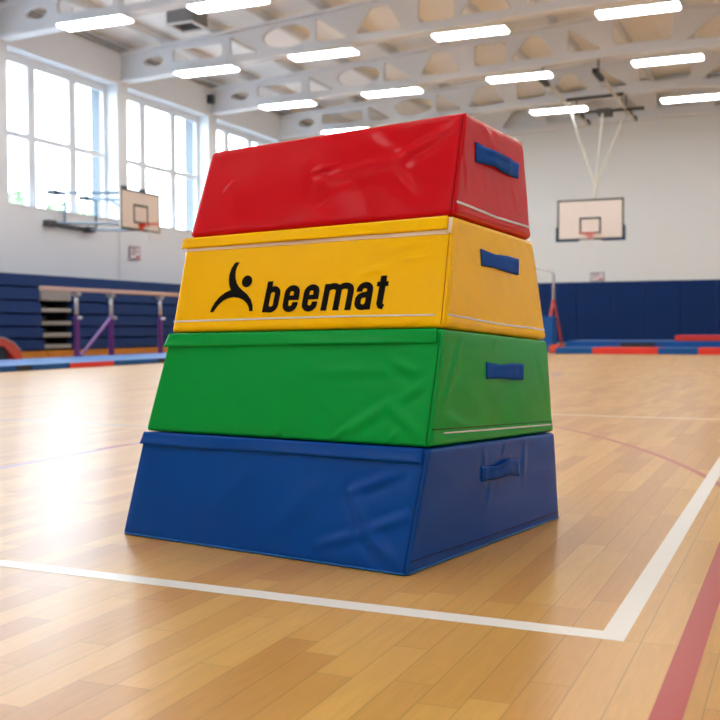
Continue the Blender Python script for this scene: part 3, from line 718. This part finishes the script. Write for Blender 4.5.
for i in range(4):
    S = Section(i, (.006 if i == 0 else .003), (.006 if i < 3 else .007), CR[i], seed=i*2.3+1)
    SEC.append(S)
    root = thing('vaulting_box_section', LAB[i], 'foam block', tuple(sum(LV[i], Vector())/4), 0, 'stacked foam vaulting box sections')
    loc = Vector(root.location)
    def put(mb, name, m, smooth=True, parent=root):
        mb.v = [(v[0]-loc.x, v[1]-loc.y, v[2]-loc.z) for v in mb.v]
        return mb.build(name, m, parent, smooth=smooth)
    put(S.body(150, 100, 60, (.012 if i < 3 else .018)), 'body', M[COL[i]])
    # corner seams
    edge = [S.tri(1, 0, c) + (S.normal('F', 1, c)+S.normal('R', 0, c)).normalized()*(-.0035) for c in [k/24*.96+.02 for k in range(25)]]
    put(MB().tube(edge, .0042, 8), 'piping', M[COL[i]])
    if i < 3:
        f0 = [(-.014,.89),(.986,.872)] if i == 2 else ([(-.007,.862),(.5,.868),(.985,.876)] if i == 1 else [(-.002,.882),(.25,.870),(.45,.885),(.99,.876)])
        n_ = len(f0); f1 = [(f0[k][0]+(.006 if k == 0 else -.004 if k == n_-1 else 0), 1.0) for k in range(n_)]
        ph = i*1.7
        lift = lambda t, q, ph=ph: (.0025+.002*math.sin(t*9+ph)+.001*math.sin(t*23+ph))*q*q
        put(S.strip('F', f1, f0, 120, .0015, .0045, lift), 'top_flap', M[COL[i]])
    if i == 2:
        put(S.strip('F', [(.004,.885),(.986,.885)], [(.004,.855),(.986,.832)], 100, .0, .0012), 'hook_tape', M['hook'])
        put(S.strip('F', [(.987,.985),(.999,.985)], [(.984,.84),(.998,.84)], 4, .0, .0016), 'hook_tape', M['hook'])
    # zips
    if i == 2: put(S.strip('F', [(.005,.126),(.5,.129),(.97,.12)], [(.005,.110),(.5,.114),(.97,.106)], 100, .0, .0014), 'zip', M['zip'])
    zr_ = {3: ((.02,.142),(.5,.120),(.985,.135),(.02,.118),(.5,.098),(.985,.113)), 2: ((.02,.125),(.5,.104),(.985,.105),(.02,.110),(.5,.088),(.985,.092)), 1: ((.08,.118),(.5,.104),(.97,.09),(.08,.108),(.5,.090),(.97,.078))}.get(i)
    if zr_: put(S.strip('R', zr_[:3], zr_[3:], 80, .0, .0014), 'zip', M['zip'])
    if i != 2 and i != 3:
        e = [S.pt('R', u, .15-.03*u+(-.045 if i == 0 else 0), .0002) for u in [k/60*.98+.01 for k in range(61)]]
        put(MB().tube(e, .0016, 6), 'seam', M['thread_' + COL[i]])
    e = [S.pt('F', .991, c, .0001) for c in [k/40*.94+.03 for k in range(41)]]
    put(MB().tube(e, .0010, 6), 'seam', M['thread_' + COL[i]])
    if i == 0:
        e = [S.tri(u, 0, .012)+S.normal('F', u, .02)*-.001+Vector((0,0,.001)) for u in [k/50*.98+.01 for k in range(51)]]
        e += [S.tri(1, u, .012)+S.normal('R', u, .02)*-.001+Vector((0,0,.001)) for u in [k/50*.98+.01 for k in range(51)]]
        put(MB().tube(e, .0034, 6), 'bottom_piping', M['bluetrim'])
    H = {3: [(.17,.752),(.84,.732),(.815,.575),(.19,.562)], 2: [(.28,.765),(.735,.7624),(.715,.602),(.29,.609)],
         1: [(.355,.7327),(.700,.7287),(.696,.5659),(.362,.5745)], 0: [(.366,.7756),(.659,.7743),(.670,.5945),(.376,.6338)]}[i]
    bulge = {3: .008, 2: .002, 1: .005, 0: .008}[i]
    def lift(t, q, b=bulge, i=i):
        e = max(0, min(1, (min(t, 1-t)-.12)/.2)); e = e*e*(3-2*e)
        return e*b*(1+.35*math.sin(q*9+t*3)+.25*math.sin(t*14+i))
    sag = {3: -.012, 2: -.0, 1: 0, 0: .03}[i]
    tp = [H[0], ((H[0][0]*.66+H[1][0]*.34), H[0][1]*.66+H[1][1]*.34-.02), ((H[0][0]*.34+H[1][0]*.66), H[0][1]*.34+H[1][1]*.66+sag), H[1]]
    bt = [H[3], ((H[3][0]*.66+H[2][0]*.34), H[3][1]*.66+H[2][1]*.34+.01), ((H[3][0]*.34+H[2][0]*.66), H[3][1]*.34+H[2][1]*.66+sag), H[2]]
    hd = put(S.strip('R', tp, bt, 40, .0008, .0035, lift), 'handle', M['webbing'] if i else M['webbing2'])
    st = MB()
    for tt in (.07, .93):
        for k in range(7):
            q = .08+.84*k/6
            a = Vector(H[0]).lerp(Vector(H[1]), tt); b_ = Vector(H[3]).lerp(Vector(H[2]), tt)
            p = a.lerp(b_, q); p2 = a.lerp(b_, q+.07)
            st.tube([S.pt('R', p.x, p.y, .004), S.pt('R', p2.x, p2.y, .004)], .0007, 5)
    put(st, 'stitching', M['stitch'], parent=hd)
    if i == 2:
        # printed mark and word
        LOGO = [(0.2188,0.7046),(0.2348,0.7019),(0.2277,0.6564),(0.2253,0.6073),(0.2279,0.5505),(0.2362,0.4929),(0.2485,0.4491),(0.2649,0.412),(0.2871,0.3675),(0.3029,0.317),(0.313,0.2606),(0.3164,0.1981),(0.3027,0.1992),(0.2994,0.2342),(0.2901,0.2767),(0.274,0.3132),(0.2559,0.3361),(0.2328,0.3484),(0.2109,0.341),(0.1927,0.3175),(0.1759,0.2739),(0.1645,0.2324),(0.1581,0.2017),(0.1449,0.2028),(0.1492,0.248),(0.1596,0.304),(0.1758,0.3591),(0.1957,0.3993),(0.2167,0.4221),(0.208,0.4685),(0.2025,0.5258),(0.2015,0.5827),(0.2058,0.6458),(0.2132,0.6871)]
        HEADP = [(0.2963,0.4774),(0.2938,0.4639),(0.2902,0.4528),(0.2857,0.4451),(0.2806,0.4412),(0.2753,0.4413),(0.2701,0.4456),(0.2655,0.4536),(0.2616,0.4649),(0.2588,0.4787),(0.2573,0.4941),(0.2571,0.51),(0.2583,0.5253),(0.2609,0.5389),(0.2645,0.5499),(0.2691,0.5576),(0.2742,0.5615),(0.2795,0.5612),(0.2846,0.5569),(0.2893,0.5487),(0.2931,0.5374),(0.2959,0.5236),(0.2974,0.5083),(0.2975,0.4926)]
        polys = [LOGO, HEADP]
        bm = bmesh.new()
        for P_ in polys:
            f = bm.faces.new([bm.verts.new((p[0], p[1]*.33, 0)) for p in P_])
        bmesh.ops.triangulate(bm, faces=bm.faces)
        # glyph strokes: local x in x-height-free units (s), y in x-heights
        X0 = .253                                             # x-height in face units
        def stroke(pts, wx, wy):
            n = len(pts); P2 = [Vector(p) for p in pts]; L_ = []
            for k, p in enumerate(P2):
                d = P2[min(k+1, n-1)]-P2[max(k-1, 0)]; d = Vector((d.x*.86, d.y*.075)).normalized(); q = Vector((-d.y*.0093/.86, d.x*.0088*(wy/.20)/.075)); L_.append((p-q, p+q))
            for k in range(n-1):
                a, b2 = L_[k], L_[k+1]
                vs = [bm.verts.new((q.x + .006*q.y, (.183+X0*q.y)*.33 - .004*(q.x-.35)*.33*5, 0)) for q in (a[0], b2[0], b2[1], a[1])]
                try: bm.faces.new(vs)
                except ValueError: pass
        def arc(cx, cy, rx, ry, a0, a1, n=10): return [(cx+rx*math.cos(math.radians(a0+(a1-a0)*k/n)), cy+ry*math.sin(math.radians(a0+(a1-a0)*k/n))) for k in range(n+1)]
        wx, wy = .0235, .20            # stroke: across (s units), down (x-heights)
        def B(x0, x1):
            l, r2 = x0+wx/2, x1-wx/2; cx = (l+r2)/2; rx = (r2-l)/2
            stroke([(l,0),(l,1.21)], wx, wy); stroke([(l,.72)]+arc(cx,.72,rx,.18,180,0)+arc(cx,.28,rx,.18,0,-180)+[(l,.28)], wx, wy)
        def E_(x0, x1):
            l, r2 = x0+wx/2, x1-wx/2; cx = (l+r2)/2; rx = (r2-l)/2
            stroke([(r2,.47),(r2,.72)]+arc(cx,.72,rx,.18,0,180)+arc(cx,.28,rx,.18,180,360)+[(r2,.36)], wx, wy); stroke([(l,.53),(r2+wx/2,.53)], wx, .15)
        def M_(x0, x1):
            l, r2 = x0+wx/2, x1-wx/2; c = (l+r2)/2
            stroke([(l,0),(l,1.0)], wx, wy)
            for a, b2 in ((l, c), (c, r2)): stroke([(a,.66)]+arc((a+b2)/2,.74,(b2-a)/2,.17,180,0)+[(b2,0)], wx, wy)
        def A_(x0, x1):
            l, r2 = x0+wx/2, x1-wx/2; cx = (l+r2)/2; rx = (r2-l)/2
            stroke([(l,.66),(l,.72)]+arc(cx,.72,rx,.18,180,0)+[(r2,0)], wx, wy)
            stroke([(r2,.58),(cx,.54)]+arc(cx,.38,rx,.16,100,180)+arc(cx,.26,rx,.17,180,300)+[(r2,.20)], wx, wy*.9)
        def T_(x0):
            l = x0+wx/2; stroke([(l,1.22),(l,.20),(l+.003,.12),(l+.015,.08)], wx, .16); stroke([(x0-.008,.92),(x0+wx+.008,.92)], wx, .15)
        B(.352,.412); E_(.427,.486); E_(.500,.559); M_(.5735,.684); A_(.692,.752); T_(.769)
        # refine so the print follows the cloth
        for _ in range(2): bmesh.ops.subdivide_edges(bm, edges=[e for e in bm.edges if e.calc_length() > .02], cuts=1, use_grid_fill=False)
        bmesh.ops.triangulate(bm, faces=bm.faces)
        for v in bm.verts: v.co = S.pt('F', v.co.x + .009*(1-v.co.x), v.co.y/.33, .0012) - loc
        me = bpy.data.meshes.new('logo_print'); bm.to_mesh(me); bm.free(); me.materials.append(M['ink'])
        for p in me.polygons: p.use_smooth = True
        o = bpy.data.objects.new('logo_print', me); C.objects.link(o); o.parent = root; o['label'] = 'black leaping figure mark and the word beemat'

# ------------------------------------------------------------------ outside
structure(MB().box((-90,-60,-.6), (-17.95,110,-.3)).build('ground', M['grass']))
def tree(loc, h, rad, seed, label):
    rnd = random.Random(seed)
    t = thing('tree', label, 'tree', loc, 0, 'trees outside the windows')
    MB().tube([(0,0,-.2),(.1,0,h*.35),(0,.1,h*.6)], .16, 8).build('trunk', M['bark'], t)
    m_ = MB(); vs = []; fs = []
    blobs = [(rnd.uniform(-1,1)*rad*.7, rnd.uniform(-1,1)*rad*.7, h*.65+rnd.uniform(-.3,.3)*h*.6, rad*rnd.uniform(.35,.6)) for _ in range(9)]
    for k in range(2600):
        b_ = blobs[k % 9]; d = Vector((rnd.gauss(0,1), rnd.gauss(0,1), rnd.gauss(0,1))).normalized()*b_[3]*rnd.uniform(.7,1.05)
        c = Vector(b_[:3])+d; a = Vector((rnd.gauss(0,1), rnd.gauss(0,1), rnd.gauss(0,1))).normalized()*.14; e = a.orthogonal().normalized()*.09
        n = len(vs); vs += [c-a, c+e, c+a, c-e]; fs.append((n, n+1, n+2, n+3))
    m_.add(vs, fs).build('foliage', M['leaf'], t)
tree((-30, 34.0, -.3), 7.5, 2.1, 1, 'leafy tree outside, low in the first window at left')
tree((-30.5, 38.7, -.3), 7.5, 2.0, 2, 'leafy tree outside, low in the middle of the first window')

# ------------------------------------------------------------------ world
wd = bpy.data.worlds.new('overcast_sky'); bpy.context.scene.world = wd; wd.use_nodes = True
bg = wd.node_tree.nodes['Background']; bg.inputs[0].default_value = (.80, .91, 1.0, 1); bg.inputs[1].default_value = 9.0

# ------------------------------------------------------------------ camera
cam = bpy.data.cameras.new('camera'); co = bpy.data.objects.new('camera', cam); C.objects.link(co)
f_px, pitch, roll, yaw = 1049.395, -.030996, -.003811, .402458
fw = Vector((-math.sin(yaw)*math.cos(pitch), math.cos(yaw)*math.cos(pitch), math.sin(pitch)))
r0 = Vector((math.cos(yaw), math.sin(yaw), 0)); u0 = r0.cross(fw)
r2 = r0*math.cos(roll)+u0*math.sin(roll); u2 = -r0*math.sin(roll)+u0*math.cos(roll)
mt = Matrix(((r2.x,u2.x,-fw.x,0),(r2.y,u2.y,-fw.y,0),(r2.z,u2.z,-fw.z,.62),(0,0,0,1)))
co.matrix_world = mt
cam.sensor_width = 36; cam.lens = f_px*36/720; cam.clip_end = 300
cam.dof.use_dof = True; cam.dof.focus_distance = 2.75; cam.dof.aperture_fstop = 5.6
sc = bpy.context.scene; sc.camera = co
sc.view_settings.view_transform = 'Standard'; sc.view_settings.look = 'None'; sc.view_settings.gamma = 1; sc.view_settings.exposure = 0.47
sc.cycles.max_bounces = 8; sc.cycles.diffuse_bounces = 5; sc.cycles.caustics_reflective = False; sc.cycles.caustics_refractive = False
sc.cycles.use_denoising = True; sc.cycles.denoiser = 'OPENIMAGEDENOISE'; sc.cycles.denoising_input_passes = 'RGB_ALBEDO_NORMAL'; sc.cycles.use_adaptive_sampling = False; sc.cycles.sample_clamp_indirect = 8
